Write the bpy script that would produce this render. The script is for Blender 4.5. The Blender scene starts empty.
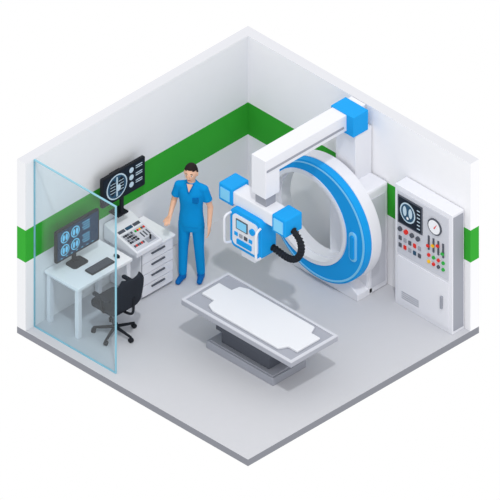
import bpy, math, random
from mathutils import Vector, Matrix
random.seed(3)
sc=bpy.context.scene
sc.view_settings.view_transform='Standard'
K=80.0; A=K*0.70711; B=K*0.40825; Z=K*0.81650; CX=248.0; CY=193.0

def lin(c):
    return tuple(((v/255)/12.92 if v/255<=0.04045 else ((v/255+0.055)/1.055)**2.4) for v in c)+(1,)
def mat(name,rgb,rough=0.6,metal=0.0,noise=0.0,emit=0.0,spec=0.15):
    m=bpy.data.materials.new(name); m.use_nodes=True
    nt=m.node_tree; b=nt.nodes['Principled BSDF']; c=lin(rgb)
    b.inputs['Base Color'].default_value=c
    b.inputs['Roughness'].default_value=rough; b.inputs['Metallic'].default_value=metal
    b.inputs['Specular IOR Level'].default_value=spec
    if noise:
        n=nt.nodes.new('ShaderNodeTexNoise'); n.inputs['Scale'].default_value=6
        r=nt.nodes.new('ShaderNodeValToRGB')
        r.color_ramp.elements[0].color=tuple(v*(1-noise) for v in c[:3])+(1,)
        r.color_ramp.elements[1].color=tuple(min(1,v*(1+noise)) for v in c[:3])+(1,)
        g=nt.nodes.new('ShaderNodeTexCoord')
        nt.links.new(g.outputs['Object'],n.inputs['Vector'])
        nt.links.new(n.outputs['Fac'],r.inputs['Fac']); nt.links.new(r.outputs['Color'],b.inputs['Base Color'])
    if emit:
        b.inputs['Emission Color'].default_value=c; b.inputs['Emission Strength'].default_value=emit
    return m
M=dict(
 wallL=mat('wall_paint_shaded',(232,233,236),0.8,noise=0.01,spec=0.1),  # left wall's shading painted in: same wall, darker colour
 wallR=mat('wall_paint_lit',(242,242,245),0.8,noise=0.01,spec=0.1),  # right wall's brighter light painted into its colour
 green=mat('wall_green',(54,166,52),0.7,spec=0.1),
 floor=mat('floor_vinyl',(200,201,206),0.8,noise=0.012,spec=0.1),
 slab=mat('slab_edge',(136,138,146),0.8,spec=0.1),
 white=mat('white_enamel',(229,230,236),0.7),
 offw=mat('offwhite_enamel',(204,206,214),0.7),
 grey=mat('grey_plastic',(156,159,169),0.6),
 dgrey=mat('dark_grey',(84,88,98),0.6),
 black=mat('black_plastic',(32,35,41),0.6),
 blackf=mat('black_fabric',(40,44,52),0.9),
 blue=mat('blue_plastic',(20,156,230),0.6),
 lblue=mat('light_blue',(130,206,244),0.6),
 dblue=mat('dark_blue',(4,104,178),0.6),
 scr=mat('screen_navy',(22,56,88),0.5),
 scrk=mat('screen_black',(22,32,44),0.5),
 scan=mat('scan_blue',(110,190,225),0.5,emit=0.3),
 scan2=mat('scan_grey',(176,196,208),0.5,emit=0.2),
 scan3=mat('scan_dark',(46,82,108),0.5),
 red=mat('red_button',(222,52,44),0.5),
 yellow=mat('yellow_button',(245,190,40),0.5),
 gbtn=mat('green_button',(50,170,70),0.5),
 scrub=mat('scrub_blue',(10,146,216),0.85,spec=0.1),
 scrubd=mat('scrub_blue_dark',(4,112,182),0.85,spec=0.1),
 skin=mat('skin',(240,190,160),0.6),
 lip=mat('lips',(200,120,105),0.6),
 hair=mat('hair',(40,32,32),0.8),
 eyew=mat('eye_white',(245,245,245),0.4),
 tslab=mat('table_slab_grey',(164,167,177),0.6),
 pad=mat('table_pad',(224,226,231),0.8),
 walltop=mat('wall_top_face',(214,215,220),0.8,spec=0.1),  # wall's own top face, toned greyer to stand off the white background
 mattress=mat('white_laminate',(240,241,245),0.7),
)
def glassmat():
    m=bpy.data.materials.new('partition_glass'); m.use_nodes=True; nt=m.node_tree; nt.nodes.clear()
    o=nt.nodes.new('ShaderNodeOutputMaterial'); t=nt.nodes.new('ShaderNodeBsdfTransparent')
    t.inputs[0].default_value=(0.90,0.95,0.968,1)
    g=nt.nodes.new('ShaderNodeBsdfGlossy'); g.inputs['Roughness'].default_value=0.05
    mx=nt.nodes.new('ShaderNodeMixShader'); mx.inputs[0].default_value=0.05
    nt.links.new(t.outputs[0],mx.inputs[1]); nt.links.new(g.outputs[0],mx.inputs[2]); nt.links.new(mx.outputs[0],o.inputs[0])
    return m
M['glass']=glassmat()
M['gedge']=mat('glass_edge',(140,194,212),0.3)

def empty(name,loc=(0,0,0)):
    e=bpy.data.objects.new(name,None); e.empty_display_size=0.1; e.location=loc
    sc.collection.objects.link(e); return e
def mesh(name,vs,fs,m,parent=None,bevel=0,smooth=False,seg=2):
    me=bpy.data.meshes.new(name); me.from_pydata([tuple(v) for v in vs],[],fs); me.update()
    import bmesh
    bm=bmesh.new(); bm.from_mesh(me); bmesh.ops.recalc_face_normals(bm,faces=bm.faces); bm.to_mesh(me); bm.free()
    o=bpy.data.objects.new(name,me); sc.collection.objects.link(o)
    if m: me.materials.append(M[m])
    if bevel:
        b=o.modifiers.new('b','BEVEL'); b.width=bevel; b.segments=seg; b.limit_method='ANGLE'
    if smooth:
        for p in me.polygons: p.use_smooth=True
    if parent is not None:
        o.parent=parent; o.matrix_parent_inverse=Matrix.Translation(-Vector(parent.location)) if parent.rotation_euler.z==0 else Matrix()
    return o
def box(name,x0,x1,y0,y1,z0,z1,m,parent=None,bevel=0):
    vs=[(x,y,z) for x in (x0,x1) for y in (y0,y1) for z in (z0,z1)]
    fs=[(0,1,3,2),(4,6,7,5),(0,4,5,1),(2,3,7,6),(0,2,6,4),(1,5,7,3)]
    return mesh(name,vs,fs,m,parent,bevel)
def prism(name,pts,axis,t0,t1,m,parent=None,bevel=0):
    """pts 2D polygon; axis 'x': pts=(y,z); 'y': (x,z); 'z': (x,y)"""
    def P(p,t):
        return {'x':(t,p[0],p[1]),'y':(p[0],t,p[1]),'z':(p[0],p[1],t)}[axis]
    n=len(pts); vs=[P(p,t0) for p in pts]+[P(p,t1) for p in pts]
    fs=[tuple(range(n)),tuple(range(n,2*n))]+[(i,(i+1)%n,n+(i+1)%n,n+i) for i in range(n)]
    return mesh(name,vs,fs,m,parent,bevel)
def circ(cy,cz,ry,rz=None,n=28,a0=0,a1=360):
    rz=rz or ry
    full=abs(a1-a0)>=360
    k=n if full else n+1
    return [(cy+ry*math.cos(math.radians(a0+(a1-a0)*i/n)),cz+rz*math.sin(math.radians(a0+(a1-a0)*i/n))) for i in range(k)]
def disc(name,axis,c1,c2,r,t0,t1,m,parent=None,r2=None,n=24):
    return prism(name,circ(c1,c2,r,r2,n),axis,t0,t1,m,parent)
def rrect(a0,a1,b0,b1,r,n=6):
    out=[]
    for (ca,cb,s) in ((a1-r,b1-r,0),(a0+r,b1-r,90),(a0+r,b0+r,180),(a1-r,b0+r,270)):
        for i in range(n+1):
            t=math.radians(s+90*i/n); out.append((ca+r*math.cos(t),cb+r*math.sin(t)))
    return out
def tube(name,pts,rad,m,parent=None,cyc=False,res=4,poly=False):
    cu=bpy.data.curves.new(name,'CURVE'); cu.dimensions='3D'; cu.bevel_depth=rad; cu.bevel_resolution=res; cu.use_fill_caps=True
    if poly:
        s=cu.splines.new('POLY'); s.points.add(len(pts)-1)
        for q,p in zip(s.points,pts): q.co=tuple(p)+(1,)
    else:
        s=cu.splines.new('NURBS'); s.points.add(len(pts)-1); s.order_u=4; s.use_endpoint_u=not cyc
        for q,p in zip(s.points,pts): q.co=tuple(p)+(1,)
    s.use_cyclic_u=cyc
    t=bpy.data.objects.new(name,cu); sc.collection.objects.link(t)
    dg=bpy.context.evaluated_depsgraph_get(); me=bpy.data.meshes.new_from_object(t.evaluated_get(dg))
    bpy.data.objects.remove(t)
    me.name=name; me.materials.clear(); me.materials.append(M[m])
    for p in me.polygons: p.use_smooth=True
    o=bpy.data.objects.new(name,me); sc.collection.objects.link(o)
    if parent is not None: o.parent=parent; o.matrix_parent_inverse=Matrix.Translation(-Vector(parent.location))
    return o
def pipe(name,p0,p1,r0,r1,m,parent=None,n=16):
    p0=Vector(p0);p1=Vector(p1);d=(p1-p0).normalized()
    a=d.orthogonal().normalized(); b=d.cross(a)
    vs=[p0+(a*math.cos(2*math.pi*i/n)+b*math.sin(2*math.pi*i/n))*r0 for i in range(n)]
    vs+=[p1+(a*math.cos(2*math.pi*i/n)+b*math.sin(2*math.pi*i/n))*r1 for i in range(n)]
    fs=[tuple(range(n)),tuple(range(n,2*n))]+[(i,(i+1)%n,n+(i+1)%n,n+i) for i in range(n)]
    return mesh(name,vs,fs,m,parent)

# ---------------- room ----------------
L=4.083; T=0.15; H=2.56; G0,G1=1.05,1.54
fl=box('floor',0,L,0,L,-0.10,0,'floor')
fl.data.materials.append(M['slab'])
for p in fl.data.polygons:
    if p.normal.z<0.5: p.material_index=1
def wall(name,ax,m):
    zs=[0,G0,G1,H]
    vs=[];fs=[];mi=[]
    for z in zs:
        if ax=='L': vs+=[(0,0,z),(L,0,z),(L,T,z),(0,T,z)]
        else: vs+=[(0,T,z),(0,L,z),(T,L,z),(T,T,z)]
    for k in range(3):
        for i in range(4):
            j=(i+1)%4; fs.append((4*k+i,4*k+j,4*k+4+j,4*k+4+i)); mi.append(1 if k==1 else 0)
    fs+=[(0,1,2,3),(12,13,14,15)]; mi+=[0,2]
    o=mesh(name,vs,fs,m); o.data.materials.append(M['green']); o.data.materials.append(M['walltop'])
    for p,i in zip(o.data.polygons,mi): p.material_index=i
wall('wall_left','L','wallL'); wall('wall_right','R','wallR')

# ---------------- glass partition ----------------
gx=3.93
g=empty('glass_partition',(gx,0.87,0))
gy0,gy1=T+0.003,1.60
box('pane',gx-0.010,gx+0.010,gy0+.008,gy1-0.012,0.010,H-0.012,'glass',g)
box('edge_top',gx-0.012,gx+0.012,gy0,gy1,H-0.012,H,'gedge',g)
box('edge_end',gx-0.012,gx+0.012,gy1-0.012,gy1,0,H-0.012,'gedge',g)
box('edge_bottom',gx-0.012,gx+0.012,gy0,gy1-0.012,0,0.010,'gedge',g)
box('edge_wall',gx-0.012,gx+0.012,gy0,gy0+.008,0.010,H-0.012,'gedge',g)

# ---------------- desk ----------------
d=empty('computer_desk',(3.3,0.46,0))
dx0,dx1,dy0,dy1,dz=2.80,3.76,T+0.01,0.76,0.78
box('top',dx0,dx1,dy0,dy1,dz-0.045,dz,'mattress',d,0.006)
for i,(x,y) in enumerate(((dx0+.05,dy0+.05),(dx1-.05,dy0+.05),(dx0+.05,dy1-.05),(dx1-.05,dy1-.05))):
    box('leg_%d'%(i+1),x-.032,x+.032,y-.032,y+.032,0,dz-0.045,'white',d,0.004)
box('apron_back',dx0+.08,dx1-.08,dy0+.04,dy0+.06,dz-.16,dz-.045,'offw',d)
box('apron_side',dx1-.07,dx1-.04,dy0+.08,dy1-.08,dz-.10,dz-.045,'offw',d)

def monitor(name,x0,x1,y,z0,z1,base_z,kind,by=None):
    e=empty(name,((x0+x1)/2,y,base_z)); xc=(x0+x1)/2
    prism('bezel',rrect(x0,x1,z0,z1,0.02),'y',y-.02,y+.02,'black',e,0.003)
    box('rear_housing',x0+.15,x1-.15,y-.045,y-.02,z0+.08,z1-.08,'black',e,0.01)
    ys=y+.02
    box('screen',x0+.025,x1-.025,ys,ys+.003,z0+.03,z1-.025,'scr' if kind==1 else 'scrk',e)
    ys+=.003
    w=x1-x0; h=z1-z0
    if kind==1:
        for r in range(2):
            for c in range(3):
                cx=x1-w*(0.2+0.24*c); cz=z1-h*(0.29+0.4*r)
                if c==2:
                    for k in range(4): box('readout',cx-.07,cx+.06-.02*(k%2),ys,ys+.002,cz+.06-.035*k,cz+.070-.035*k,'scan',e)
                    continue
                disc('scan_outline','y',cx,cz,w*.10,ys,ys+.002,'scan',e,h*.175)
                disc('scan_inner','y',cx,cz,w*.080,ys+.002,ys+.003,'scan3',e,h*.145)
                for s in (-1,1): disc('scan_lobe','y',cx+s*w*.035,cz,w*.028,ys+.003,ys+.004,'scan',e,h*.10)
        for k in range(7): box('tick',x1-w*(.1+.12*k),x1-w*(.1+.12*k)-.03,ys,ys+.002,z0+.04,z0+.048,'scan',e)
    else:
        cx=x1-w*.34; cz=(z0+z1)/2
        disc('scan_outline','y',cx,cz,w*.24,ys,ys+.002,'scan2',e,h*.42)
        disc('scan_inner','y',cx,cz,w*.215,ys+.002,ys+.003,'scan3',e,h*.38)
        for s in (-1,1):
            disc('scan_lung','y',cx+s*w*.095,cz+.005,w*.075,ys+.003,ys+.004,'scrk',e,h*.27)
            for k in range(4): box('scan_rib',cx+s*w*.095-w*.06,cx+s*w*.095+w*.06,ys+.004,ys+.005,cz-.07+.045*k,cz-.062+.045*k,'scan2',e)
        box('scan_spine',cx-w*.016,cx+w*.016,ys+.004,ys+.005,cz-h*.33,cz+h*.33,'scan2',e)
        disc('scan_heart','y',cx-w*.035,cz-h*.06,w*.05,ys+.005,ys+.006,'scan2',e,h*.11)
        for k in range(3):
            cz=z1-h*(.22+.25*k); disc('scan_thumb','y',x1-w*.68,cz,w*.05,ys,ys+.002,'scan2',e,h*.09)
            for q in range(2): box('readout',x1-w*.93,x1-w*.78,ys,ys+.002,cz-.01+.03*q,cz+.002+.03*q,'scan2',e)
    box('neck',xc-.03,xc+.03,y-.06,y-.035,base_z+.012,z0+.2,'black',e)
    box('neck_foot',xc-.03,xc+.03,y-.06,y-.01,base_z+.010,base_z+.03,'black',e)
    prism('base',rrect(xc-.13,xc+.13,y-.085,y+.10,.04),'z',base_z,base_z+.012,'black',e)
    return e
monitor('computer_monitor',2.98,3.74,.33,dz+.17,dz+.65,dz,1)
k=empty('computer_keyboard',(3.22,.60,dz))
prism('body',rrect(3.02,3.42,.53,.67,.012),'z',dz,dz+.018,'black',k)
for r in range(4):
    for c in range(12):
        x=3.04+c*.031; y=.545+r*.029
        box('key',x,x+.024,y,y+.022,dz+.018,dz+.025,'dgrey',k)
mo=empty('computer_mouse',(2.92,.60,dz))
prism('shell',circ(2.92,.60,.03,.048),'z',dz,dz+.03,'black',mo,0.01)
box('wheel',2.915,2.925,.565,.585,dz+.03,dz+.034,'grey',mo)

# ---------------- drawer cabinet + console ----------------
c=empty('drawer_cabinet',(2.33,.43,0))
cx0,cx1,cy0,cy1,cz=2.03,2.60,T+.01,.72,.74
box('carcass',cx0,cx1,cy0,cy1-.02,.03,cz-.03,'white',c)
box('plinth',cx0+.02,cx1-.02,cy0,cy1-.04,0,.03,'grey',c)
box('worktop',cx0-.02,cx1+.02,cy0,cy1+.01,cz-.03,cz,'mattress',c,.004)
box('drawer_recess',cx0+.01,cx1-.01,cy1-.021,cy1-.015,.04,cz-.04,'grey',c)
for i in range(4):
    z0=.045+i*.166
    box('drawer_front',cx0+.02,cx1-.02,cy1-.02,cy1,z0,z0+.154,'white',c,.003)
    box('drawer_handle',cx0+.17,cx1-.17,cy1,cy1+.018,z0+.10,z0+.118,'dgrey',c)
s=empty('control_console',(2.5,.45,cz))
kx0,kx1=2.27,2.72
prof=[(T+.02,cz+.001),(.76,cz+.001),(.76,.81),(.42,.90),(T+.02,.97)]
prism('housing',prof,'x',kx0,kx1,'white',s,.006)
def onslope(y): 
    return .81+(.76-y)*(.09/.34) if y>.42 else .90+(.42-y)*(.07/.25)
def sbox(name,x0,x1,y0,y1,h,m):
    za,zb=onslope(y0),onslope(y1)
    prism(name,[(y0,za-.004),(y1,zb-.004),(y1,zb+h),(y0,za+h)],'x',x0,x1,m,s)
sbox('panel_plate',kx0+.03,kx1-.03,.44,.735,.004,'offw')
for r in range(4):
    for q in range(5):
        x=2.52+q*.033; y=.46+r*.04
        sbox('key',x,x+.024,y,y+.026,.014,['dgrey','grey','dgrey','black'][(r+q)%4])
for q in range(5): sbox('button',2.315+q*.036,2.34+q*.036,.47,.495,.014,['red','dgrey','yellow','red','gbtn'][q])
for q in range(3): sbox('slider',2.33+q*.05,2.345+q*.05,.53,.61,.012,'dgrey')
sbox('dial_pad',2.33,2.47,.64,.71,.01,'grey')
for q in range(6): sbox('key_low',2.50+q*.03,2.52+q*.03,.65,.68,.014,'red' if q in(1,4) else 'dgrey')
for q in range(3): sbox('rear_display',2.31+q*.13,2.42+q*.13,.37,.41,.008,['dgrey','scan3','dgrey'][q])
pipe('joystick',(2.40,.675,onslope(.675)),(2.40,.675,onslope(.675)+.07),.010,.014,'black',s)
e=monitor('medical_monitor',2.14,2.90,.30,1.36,1.80,1.08,2)
for ch in list(e.children):
    if ch.name.startswith(('base','neck')): bpy.data.objects.remove(ch)
box('wall_plate',2.43,2.61,T,T+.015,1.46,1.68,'black',e,.003)
box('bracket_arm',2.49,2.55,T+.015,.26,1.53,1.60,'black',e)
box('lower_stem',2.495,2.545,.27,.30,1.10,1.37,'black',e)
box('stem_foot',2.43,2.61,T,.32,1.08,1.105,'black',e,.004)

# ---------------- chair ----------------
h=empty('office_chair',(3.33,.98,0)); hx,hy=3.33,.98
for i in range(5):
    a=math.radians(72*i+20); ex,ey=hx+.27*math.cos(a),hy+.27*math.sin(a)
    pipe('spoke_%d'%(i+1),(hx,hy,.115),(ex,ey,.075),.024,.016,'black',h)
    t=Vector((-math.sin(a),math.cos(a),0))
    pipe('caster_%d'%(i+1),Vector((ex,ey,.032))-t*.022,Vector((ex,ey,.032))+t*.022,.032,.032,'black',h)
    pipe('caster_stem_%d'%(i+1),(ex,ey,.05),(ex,ey,.085),.01,.01,'black',h)
pipe('hub',(hx,hy,.085),(hx,hy,.16),.04,.035,'black',h)
pipe('gas_lift',(hx,hy,.15),(hx,hy,.42),.022,.018,'dgrey',h)
box('mechanism',hx-.09,hx+.09,hy-.08,hy+.10,.405,.44,'black',h,.01)
prism('seat',rrect(hx-.23,hx+.23,hy-.24,hy+.20,.08),'z',.44,.52,'blackf',h,.025)
vs=[];fs=[];n=12;mz=8
for t in (0,1):
    for j in range(mz+1):
        for i in range(n+1):
            a=-1+2*i/n; f=j/mz
            w=.20+.03*math.sin(f*math.pi) - (.05*max(0,f-.8)/.2)**1
            x=hx+w*a; y=hy+.27-.06*a*a+.05*f+ (0.045 if t else 0); z=.56+.46*f
            vs.append((x,y,z))
N=(n+1)*(mz+1)
for t in (0,1):
    for j in range(mz):
        for i in range(n):
            q=t*N+j*(n+1)+i; fs.append((q,q+1,q+n+2,q+n+1))
bd=[i for i in range(n+1)]+[j*(n+1)+n for j in range(1,mz+1)]+[mz*(n+1)+i for i in range(n-1,-1,-1)]+[j*(n+1) for j in range(mz-1,0,-1)]
for i in range(len(bd)):
    a,b2=bd[i],bd[(i+1)%len(bd)]; fs.append((a,b2,b2+N,a+N))
mesh('backrest',vs,fs,'blackf',h,.012,True)
tube('back_bar',[(hx,hy+.08,.42),(hx,hy+.25,.42),(hx,hy+.33,.46),(hx,hy+.325,.56),(hx,hy+.33,.72)],.018,'black',h)
for sgn in (-1,1):
    x=hx+sgn*.26
    tube('armrest_post_%s'%('a' if sgn<0 else 'b'),[(x-sgn*.10,hy+.02,.435),(x,hy+.02,.435),(x,hy+.02,.50),(x,hy+.02,.68)],.015,'black',h)
    prism('armrest_pad_%s'%('a' if sgn<0 else 'b'),rrect(x-.03,x+.03,hy-.13,hy+.16,.028),'z',.68,.71,'blackf',h,.008)

# ---------------- patient table ----------------
t=empty('patient_table',(2.45,2.65,0))
tx0,tx1,ty0,ty1=2.06,2.89,1.71,3.65; TZ=.66
box('base_plate',2.15,2.74,2.00,3.18,0,.11,'grey',t,.008)
box('base_top',2.18,2.71,2.03,3.15,.11,.13,'tslab',t,.004)
box('pedestal',2.25,2.65,2.18,3.02,.13,.34,'dgrey',t,.008)
box('pedestal_upper',2.21,2.69,2.12,3.08,.32,.52,'dgrey',t,.008)
box('slide_frame',2.18,2.75,1.95,3.36,.52,TZ-.07,'dgrey',t,.006)
box('table_slab',tx0,tx1,ty0,ty1,TZ-.07,TZ,'tslab',t,.006)
for nm,a in (('rim_a',(tx0,tx0+.04,ty0,ty1)),('rim_b',(tx1-.04,tx1,ty0,ty1)),('rim_c',(tx0+.04,tx1-.04,ty0,ty0+.04)),('rim_d',(tx0+.04,tx1-.04,ty1-.04,ty1))):
    box(nm,*a,TZ,TZ+.015,'offw',t)
m1=[(2.20,2.05),(2.15,2.17),(2.15,3.33),(2.27,3.39),(2.27,3.55),(2.68,3.55),(2.68,3.39),(2.80,3.33),(2.80,2.17),(2.75,2.05),(2.63,2.03),(2.63,1.81),(2.32,1.81),(2.32,2.03)]
prism('mattress',m1,'z',TZ,TZ+.035,'pad',t,.010)

# ---------------- control cabinet ----------------
q=empty('control_cabinet',(.26,3.47,0))
qx,qy0,qy1=.37,2.97,3.98
box('body',T+.01,qx,qy0,qy1,0,1.82,'white',q,.006)
box('side_cover',T+.03,qx-.02,qy1,qy1+.008,.05,1.78,'grey',q)
box('upper_panel',qx,qx+.012,qy0+.05,qy1-.06,.80,1.75,'offw',q,.003)
box('lower_door',qx,qx+.012,qy0+.05,qy1-.06,.07,.76,'white',q,.004)
X=qx+.012
def pb(nm,y0,y1,z0,z1,m,dd=.012): return box(nm,X,X+dd,y0,y1,z0,z1,m,q)
pb('display_bezel',3.04,3.47,1.28,1.70,'dgrey')
box('display',X+.012,X+.015,3.06,3.45,1.30,1.68,'scrk',q)
disc('scan_outline','x',3.22,1.50,.135,X+.015,X+.017,'scan2',q,.15)
disc('scan_inner','x',3.22,1.50,.115,X+.017,X+.018,'scan3',q,.13)
for sg in(-1,1): disc('scan_lobe','x',3.22+sg*.05,1.51,.032,X+.018,X+.019,'scan2',q,.075)
disc('scan_spine','x',3.22,1.42,.02,X+.018,X+.019,'mattress',q)
for kk in range(6): box('display_text',X+.015,X+.017,3.385,3.435,1.34+kk*.055,1.355+kk*.055,'scan2',q)
for i,(y,z,r) in enumerate(((3.69,1.52,.12),)):
    disc('gauge_ring','x',y,z,r,X,X+.016,'dgrey',q); disc('gauge_face','x',y,z,r-.02,X+.016,X+.02,'mattress',q)
    prism('gauge_needle',[(y-.012,z-.02),(y+.012,z-.02),(y+.05,z+.06)],'x',X+.02,X+.023,'red',q)
for i in range(4):
    disc('knob','x',3.08+i*.105,1.19,.032,X,X+.025,['dgrey','red','dgrey','dgrey'][i],q)
for r in range(2):
    for i in range(5):
        y=3.055+i*.085; z=1.05-r*.11
        pb('switch',y,y+.045,z-.028,z+.028,['dgrey','grey','dgrey','red','grey','scan3'][(i+2*r)%6])
for i in range(4):
    y=3.57+i*.085
    pb('slot',y,y+.025,1.12,1.33,'dgrey')
    box('slot_lever',X+.012,X+.035,y-.008,y+.033,1.17+.04*(i%3),1.20+.04*(i%3),['red','yellow','red','gbtn'][i],q)
for r in range(2):
    for i in range(4):
        disc('indicator','x',3.585+i*.085,1.04-r*.10,.024,X,X+.018,[['red','gbtn','red','gbtn'],['yellow','red','dgrey','gbtn']][r][i],q)
box('door_handle',X,X+.03,3.80,3.83,.34,.52,'grey',q)
for i in range(4): box('vent',X,X+.004,3.10,3.40,.14+.03*i,.15+.03*i,'grey',q)

# ---------------- x-ray machine ----------------
w=empty('x_ray_gantry_machine',(.6,2.1,0))
box('housing',T+.01,.52,1.95,2.64,0,1.58,'white',w,.03)
box('housing_side_panel',.22,.46,2.64,2.65,.1,1.45,'offw',w)
box('column',T+.01,.45,2.0,2.35,1.55,2.29,'white',w,.006)
box('beam',T+.01,1.93,1.99,2.24,2.32,2.56,'white',w,.006)
box('beam_joint',.24,.50,1.965,2.365,2.275,2.575,'blue',w,.004)
box('beam_rail',.55,1.91,2.24,2.248,2.38,2.41,'grey',w)
box('beam_drop',1.68,1.93,1.99,2.24,1.98,2.33,'white',w,.006)
box('drop_sleeve',1.72,1.89,2.02,2.21,1.82,1.99,'grey',w,.004)
DZ=-.03
def armbox(nm,y0,y1,z0,z1,m,x0=1.70,x1=1.94,b=.015): return box(nm,x0,x1,y0,y1,z0+DZ,z1+DZ,m,w,b)
armbox('head_arm',1.66,2.42,1.66,1.86,'white')
armbox('arm_end_cap',1.44,1.68,1.64,1.90,'blue',1.66,1.96)
armbox('arm_motor',2.38,2.62,1.62,1.88,'blue',1.66,1.96)
armbox('arm_motor_face',2.42,2.58,1.66,1.84,'lblue',1.96,1.97,0)
armbox('arm_cap_face',1.48,1.64,1.69,1.85,'lblue',1.96,1.97,0)
prism('head_frame',rrect(1.70,2.26,1.08,1.66,.09),'x',1.76,2.02,'blue',w,.01)
prism('head_face',rrect(1.76,2.20,1.14,1.60,.06),'x',2.02,2.035,'white',w)
box('head_display',2.035,2.045,1.83,2.03,1.40,1.55,'dgrey',w)
box('head_display_glass',2.045,2.048,1.845,2.015,1.415,1.535,'lblue',w)
for i in range(4): box('head_key',2.035,2.045,1.80+i*.085,1.855+i*.085,1.29,1.34,['blue','grey','dgrey','blue'][i],w)
box('head_port',2.035,2.055,1.85,2.10,1.18,1.25,'blue',w)
disc('head_knob','x',2.12,1.48,.045,2.035,2.06,'blue',w)
tube('head_handle',[(2.02,1.72,1.58),(2.12,1.70,1.58),(2.12,1.70,1.48),(2.12,1.70,1.23),(2.12,1.70,1.13),(2.02,1.72,1.13)],.016,'white',w)
tube('head_handle_right',[(2.02,2.24,1.58),(2.12,2.26,1.58),(2.12,2.26,1.48),(2.12,2.26,1.23),(2.12,2.26,1.13),(2.02,2.24,1.13)],.016,'white',w)
box('collimator',1.80,1.98,1.86,2.10,.96,1.09,'white',w,.01)
box('collimator_lens',1.84,1.94,1.90,2.06,.94,.96,'dgrey',w)
hose=[(2.244,1.587),(2.492,1.711),(2.722,1.611),(2.793,1.432),(2.686,1.211),(2.492,1.160),(2.280,1.222),(2.067,1.193)]
pts=[(1.82,a,b2) for a,b2 in hose]
tube('hose',pts,.038,'black',w)
def bspl(P,t):
    n=len(P)-1; i=min(int(t*n),n-1); f=t*n-i
    g=lambda k:Vector(P[max(0,min(n,k))])
    a,b_,c_,d_=g(i-1),g(i),g(i+1),g(i+2)
    return (a*(1-f)**3+b_*(3*f**3-6*f*f+4)+c_*(-3*f**3+3*f*f+3*f+1)+d_*f**3)/6
for i in range(26):
    t0=.10+.80*i/25; p=bspl(pts,t0); dd=(bspl(pts,t0+.01)-bspl(pts,t0-.01)).normalized()
    pipe('hose_rib',p-dd*.007,p+dd*.007,.047,.047,'blackf',w)
RY,RZ,R=2.0,.95,.86; OX,IR=-.155,.645
def crescent(nm,x0,x1,R,ox,oz,ir,m,n=96,bev=.008):
    vs=[]
    for x in (x0,x1):
        for k in range(n):
            a=2*math.pi*k/n; vs.append((x,RY+R*math.cos(a),RZ+R*math.sin(a)))
        for k in range(n):
            a=2*math.pi*k/n; vs.append((x,RY+ox+ir*math.cos(a),RZ+oz+ir*math.sin(a)))
    fs=[]
    for k in range(n):
        j=(k+1)%n
        fs.append((k,j,n+j,n+k)); fs.append((2*n+k,2*n+j,3*n+j,3*n+k))
        fs.append((k,j,2*n+j,2*n+k)); fs.append((n+k,n+j,3*n+j,3*n+k))
    return mesh(nm,vs,fs,m,w,bev)
crescent('ring_cover',.67,.77,R,OX,0.0,IR+.02,'blue')
crescent('ring_body',.50,.67,R+.01,OX,0.0,IR-.055,'white')
crescent('ring_trim',.77,.778,R-.028,-.01,0,R-.048,'lblue',bev=0)
def annul(nm,x0,x1,cy,cz_,r0,r1,m,a0=0,a1=360,n=72):
    vs=[];fs=[];full=(a1-a0)>=360;kk=n if full else n+1
    for i in range(kk):
        a=math.radians(a0+(a1-a0)*i/n);cs,sn=math.cos(a),math.sin(a)
        vs+=[(x0,cy+r0*cs,cz_+r0*sn),(x0,cy+r1*cs,cz_+r1*sn),(x1,cy+r1*cs,cz_+r1*sn),(x1,cy+r0*cs,cz_+r0*sn)]
    for i in range(n):
        j=(i+1)%kk
        for p in range(4):
            fs.append((4*i+p,4*i+(p+1)%4,4*j+(p+1)%4,4*j+p))
    if not full: fs+=[(0,1,2,3),tuple(4*(kk-1)+p for p in range(4))]
    return mesh(nm,vs,fs,m,w)
annul('bore_lip',.53,.785,RY+OX,RZ,IR-.03,IR+.025,'white')
prism('cover_handle_frame',rrect(2.57,2.70,.66,1.10,.063),'x',.77,.79,'lblue',w,.004)
prism('cover_handle',rrect(2.598,2.672,.70,1.06,.036),'x',.79,.81,'blue',w,.004)
prism('cradle',[(1.45,0),(2.64,0),(2.64,.10),(2.45,.22),(2.3,.2),(2.0,.14),(1.7,.2),(1.6,.24),(1.45,.10)],'x',.44,.70,'white',w,.01)

# ---------------- person ----------------
PX,PY=1.80,.80; FACE=28
man=empty('medical_technician',(PX,PY,0)); man.rotation_euler=(0,0,math.radians(FACE-90))
def cone_parts(vs,fs,p0,p1,r0,r1,n=14):
    p0=Vector(p0);p1=Vector(p1);d=(p1-p0); Ld=d.length; d.normalize()
    a=d.orthogonal().normalized(); b=d.cross(a); rings=[]
    prof=[]
    for i in range(1,6):
        th=math.pi/2*i/6; prof.append((-r0*math.cos(th),r0*math.sin(th)))
    prof.append((0,r0)); prof.append((Ld/2,(r0+r1)/2)); prof.append((Ld,r1))
    for i in range(5,0,-1):
        th=math.pi/2*i/6; prof.append((Ld+r1*math.cos(th),r1*math.sin(th)))
    s0=len(vs)
    for t,r in prof:
        for k in range(n):
            an=2*math.pi*k/n; vs.append(p0+d*t+(a*math.cos(an)+b*math.sin(an))*r)
    for j in range(len(prof)-1):
        for k in range(n):
            l=(k+1)%n; fs.append((s0+j*n+k,s0+j*n+l,s0+(j+1)*n+l,s0+(j+1)*n+k))
    fs.append(tuple(s0+k for k in range(n))); e0=s0+(len(prof)-1)*n; fs.append(tuple(e0+k for k in range(n-1,-1,-1)))
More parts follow.
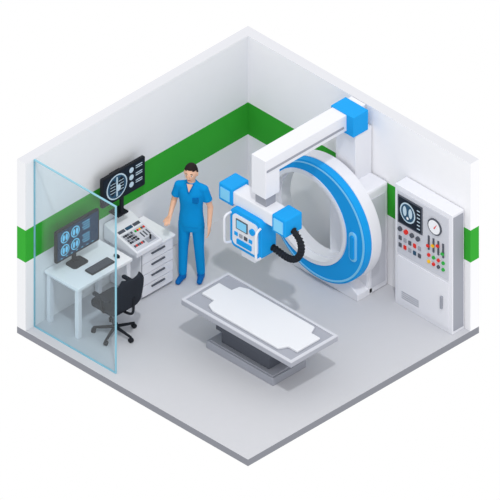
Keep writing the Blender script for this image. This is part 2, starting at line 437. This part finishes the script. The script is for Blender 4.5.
def ell_loft(vs,fs,rows,n=24):
    s0=len(vs)
    for (cx_,cy_,cz_,rx,ry) in rows:
        for k in range(n):
            a=2*math.pi*k/n; vs.append(Vector((cx_+rx*math.cos(a),cy_+ry*math.sin(a),cz_)))
    for j in range(len(rows)-1):
        for k in range(n):
            l=(k+1)%n; fs.append((s0+j*n+k,s0+j*n+l,s0+(j+1)*n+l,s0+(j+1)*n+k))
    fs.append(tuple(s0+k for k in range(n-1,-1,-1))); e0=s0+(len(rows)-1)*n; fs.append(tuple(e0+k for k in range(n)))
def remesh(name,vs,fs,m,vox,it=3):
    o=mesh(name,vs,fs,m)
    r=o.modifiers.new('r','REMESH'); r.mode='VOXEL'; r.voxel_size=vox; r.use_smooth_shade=True
    s_=o.modifiers.new('s','SMOOTH'); s_.factor=.5; s_.iterations=it
    dg=bpy.context.evaluated_depsgraph_get(); me=bpy.data.meshes.new_from_object(o.evaluated_get(dg))
    bpy.data.objects.remove(o)
    me.materials.clear(); me.materials.append(M[m])
    for p in me.polygons: p.use_smooth=True
    o=bpy.data.objects.new(name,me); sc.collection.objects.link(o); o.parent=man
    return o
def addl(name,vs,fs,m,smooth=True,bevel=0):
    o=mesh(name,vs,fs,m,None,bevel,smooth); o.parent=man; return o
vs=[];fs=[]
SH_R=Vector((.168,0,1.395));EL_R=Vector((.235,-.02,1.12));WR_R=Vector((.22,.20,1.045))
SH_L=Vector((-.168,0,1.395));EL_L=Vector((-.238,-.03,1.11));WR_L=Vector((-.248,.05,.875))
for S_,E_,W_ in ((SH_R,EL_R,WR_R),(SH_L,EL_L,WR_L)):
    cone_parts(vs,fs,S_,E_,.046,.037); cone_parts(vs,fs,E_,W_,.039,.026)
cone_parts(vs,fs,(0,0,1.40),(0,.012,1.57),.056,.050)
def hand(vs,fs,W_,dd,nn,tside,curl):
    dd=Vector(dd).normalized(); nn=Vector(nn); nn=(nn-dd*nn.dot(dd)).normalized(); ww=dd.cross(nn).normalized()
    for i in range(4):
        o_=(-.03+.02*i)
        cone_parts(vs,fs,W_+ww*o_*.5,W_+dd*.088+ww*o_,.015,.0125,10)
    ls=[.066,.077,.083,.072]
    if tside<0: ls=ls[::-1]
    for i in range(4):
        p=W_+dd*.09+ww*(-.031+.0207*i); ang=curl*.5
        for s_ in range(3):
            l=ls[i]*(.45,.32,.23)[s_]
            v=dd*math.cos(ang)+nn*math.sin(ang)+ww*(-.06+.04*i)
            cone_parts(vs,fs,p,p+v*l,.0095-.001*s_,.0088-.001*s_,10); p=p+v*l; ang+=curl
    p=W_+dd*.025+ww*tside*.024; v=(dd*.62+ww*tside*.75+nn*.25).normalized()
    cone_parts(vs,fs,p,p+v*.05,.013,.0105,10); p=p+v*.05; v=(dd*.85+ww*tside*.4+nn*.35).normalized()
    cone_parts(vs,fs,p,p+v*.033,.0105,.009,10)
hand(vs,fs,WR_R,(-.0,.95,-.15),(-.35,0,-1),-1 ,.28)
hand(vs,fs,WR_L,(0,.12,-1),(1,0,0),1,.3)
remesh('arms_neck_skin',vs,fs,'skin',.0055,2)
def headpt(v,scale=1.0):
    x,y,z=v
    sx,sy,sz=.083,.099,.123
    jaw=1-.30*max(0,-z)**1.3
    X_=x*sx*jaw*scale; Y_=y*sy*(1-.12*max(0,-z))*scale+(.010*max(0,-z) if y>0 else .0); Z_=z*sz*scale
    if y>0.6: Y_-=.006*(y-.6)
    return Vector((X_,Y_+.015,1.625+Z_))
def sph(nu=32,nv=24):
    vs=[];fs=[]
    for j in range(nv+1):
        th=math.pi*j/nv
        for i in range(nu):
            ph=2*math.pi*i/nu; vs.append((math.sin(th)*math.cos(ph),math.sin(th)*math.sin(ph),math.cos(th)))
    for j in range(nv):
        for i in range(nu):
            k=(i+1)%nu; fs.append((j*nu+i,j*nu+k,(j+1)*nu+k,(j+1)*nu+i))
    return vs,fs
sv,sf=sph()
addl('head',[headpt(v) for v in sv],sf,'skin')
def hairok(p):
    x,y,z=p
    if y>.25: return z>.50+.12*(y-.25)-.15*abs(x)
    if y>-.05: return z>.02+.0*abs(x)+ (.9*(y+.05))
    return z>-.38
keepf=[f for f in sf if all(hairok(sv[i]) for i in f)]
hv=[headpt(v,1.075+.04*max(0,v[2])*(1 if v[1]>-.2 else .6)) for v in sv]
ho=addl('hair',hv,keepf,'hair'); so=ho.modifiers.new('s','SOLIDIFY'); so.thickness=.012; so.offset=-1
def ball(name,c,r,m):
    v,f=sph(14,10); return addl(name,[Vector((c[0]+p[0]*r[0],c[1]+p[1]*r[1],c[2]+p[2]*r[2])) for p in v],f,m)
for sg in (-1,1):
    ball('eye',(sg*.032,.101,1.632),(.014,.009,.008),'eyew'); ball('iris',(sg*.032,.108,1.632),(.0065,.004,.0065),'hair')
    ball('brow',(sg*.033,.105,1.656),(.018,.006,.0035),'hair'); ball('ear',(sg*.083,.012,1.618),(.011,.020,.032),'skin')
ball('nose_bridge',(0,.112,1.615),(.009,.013,.026),'skin'); ball('nose_tip',(0,.121,1.597),(.014,.013,.011),'skin')
ball('mouth',(0,.104,1.562),(.022,.008,.005),'lip')
vs=[];fs=[]
ell_loft(vs,fs,[(0,0,.84,.165,.115),(0,0,.90,.165,.115),(0,0,1.02,.150,.104),(0,0,1.12,.148,.102),(0,.005,1.25,.162,.112),(0,.003,1.34,.170,.110),(0,0,1.41,.150,.094),(0,0,1.455,.105,.078),(0,0,1.49,.064,.062)])
for S_,E_ in ((SH_R,EL_R),(SH_L,EL_L)):
    mid=S_.lerp(E_,.62); ins=Vector((S_.x*.55,S_.y,S_.z+.02))
    cone_parts(vs,fs,ins,S_,.058,.056)
    d_=(mid-S_).normalized(); a_=d_.orthogonal().normalized(); b_=d_.cross(a_); s0=len(vs); n=18
    for k_,(t_,r_) in enumerate(((0,.054),(.5,.056),(1,.060))):
        for kk in range(n):
            an=2*math.pi*kk/n; vs.append(S_.lerp(mid,t_)+(a_*math.cos(an)+b_*math.sin(an))*r_)
    for j in range(2):
        for kk in range(n):
            l=(kk+1)%n; fs.append((s0+j*n+kk,s0+j*n+l,s0+(j+1)*n+l,s0+(j+1)*n+kk))
    fs.append(tuple(s0+kk for kk in range(n-1,-1,-1))); fs.append(tuple(s0+2*n+kk for kk in range(n)))
remesh('scrub_top',vs,fs,'scrub',.009,4)
addl('neck_opening',[(-.045,.070,1.482),(.045,.070,1.482),(0,.122,1.375),(0,.05,1.44)],[(0,1,2),(0,2,3),(1,3,2),(0,3,1)],'skin',False)
for sg in(-1,1):
    o=tube('collar',[(sg*.050,.062,1.488),(sg*.03,.092,1.44),(0,.125,1.370)],.007,'scrubd'); o.parent=man
def lb(name,x0,x1,y0,y1,z0,z1,m,b=.004):
    o=box(name,x0,x1,y0,y1,z0,z1,m,None,b); o.parent=man; return o
lb('chest_pocket',-.120,-.045,.085,.116,1.23,1.31,'scrubd')
vs=[];fs=[]
ell_loft(vs,fs,[(0,0,.76,.14,.10),(0,0,.82,.158,.108),(0,0,.92,.150,.104),(0,0,.98,.135,.098)])
AN={1:Vector((.10,.05,.09)),-1:Vector((-.115,-.03,.09))}
for sg in (1,-1):
    hip=Vector((sg*.085,0,.84)); kn=Vector((sg*.10,.02 if sg>0 else .0,.48)); an=AN[sg]
    cone_parts(vs,fs,hip,kn,.086,.064,18); cone_parts(vs,fs,kn,an+Vector((0,0,.02)),.064,.054,18)
remesh('scrub_trousers',vs,fs,'scrub',.009,3)
vs=[];fs=[]
for sg in (1,-1):
    a_=AN[sg]; tx=.02*sg
    cone_parts(vs,fs,(a_.x,a_.y-.03,.045),(a_.x+tx,a_.y+.13,.036),.044,.036,16)
    cone_parts(vs,fs,(a_.x,a_.y,.09),(a_.x,a_.y,.05),.045,.05,16)
sh=remesh('shoes',vs,fs,'dblue',.007,2)
for v in sh.data.vertices:
    if v.co.z<0.004: v.co.z=0.0

# ---------------- light ----------------
wd=bpy.data.worlds.new('world'); sc.world=wd; wd.use_nodes=True
bg=wd.node_tree.nodes['Background']; bg.inputs[0].default_value=(1,1,1,1); bg.inputs[1].default_value=1.0
sl=bpy.data.lights.new('sun','SUN'); sl.energy=0.9; sl.angle=math.radians(2); so=bpy.data.objects.new('sun',sl); sc.collection.objects.link(so)
sd=Vector((.35,.42,1.0)); so.rotation_euler=sd.to_track_quat('Z','Y').to_euler(); so.location=(3,3,6)

# ---------------- camera ----------------
ZOOM=(250,250,500/K)
v=(ZOOM[1]-CY)/B; u=(ZOOM[0]-CX)/A
tgt=Vector(((v-u)/2,(v+u)/2,0))
cam=bpy.data.cameras.new('camera'); cam.type='ORTHO'; cam.ortho_scale=ZOOM[2]; cam.clip_end=100
co=bpy.data.objects.new('camera',cam); sc.collection.objects.link(co)
dirv=Vector((1,1,1)).normalized(); co.location=tgt+dirv*15
co.rotation_euler=dirv.to_track_quat('Z','Y').to_euler()
sc.camera=co
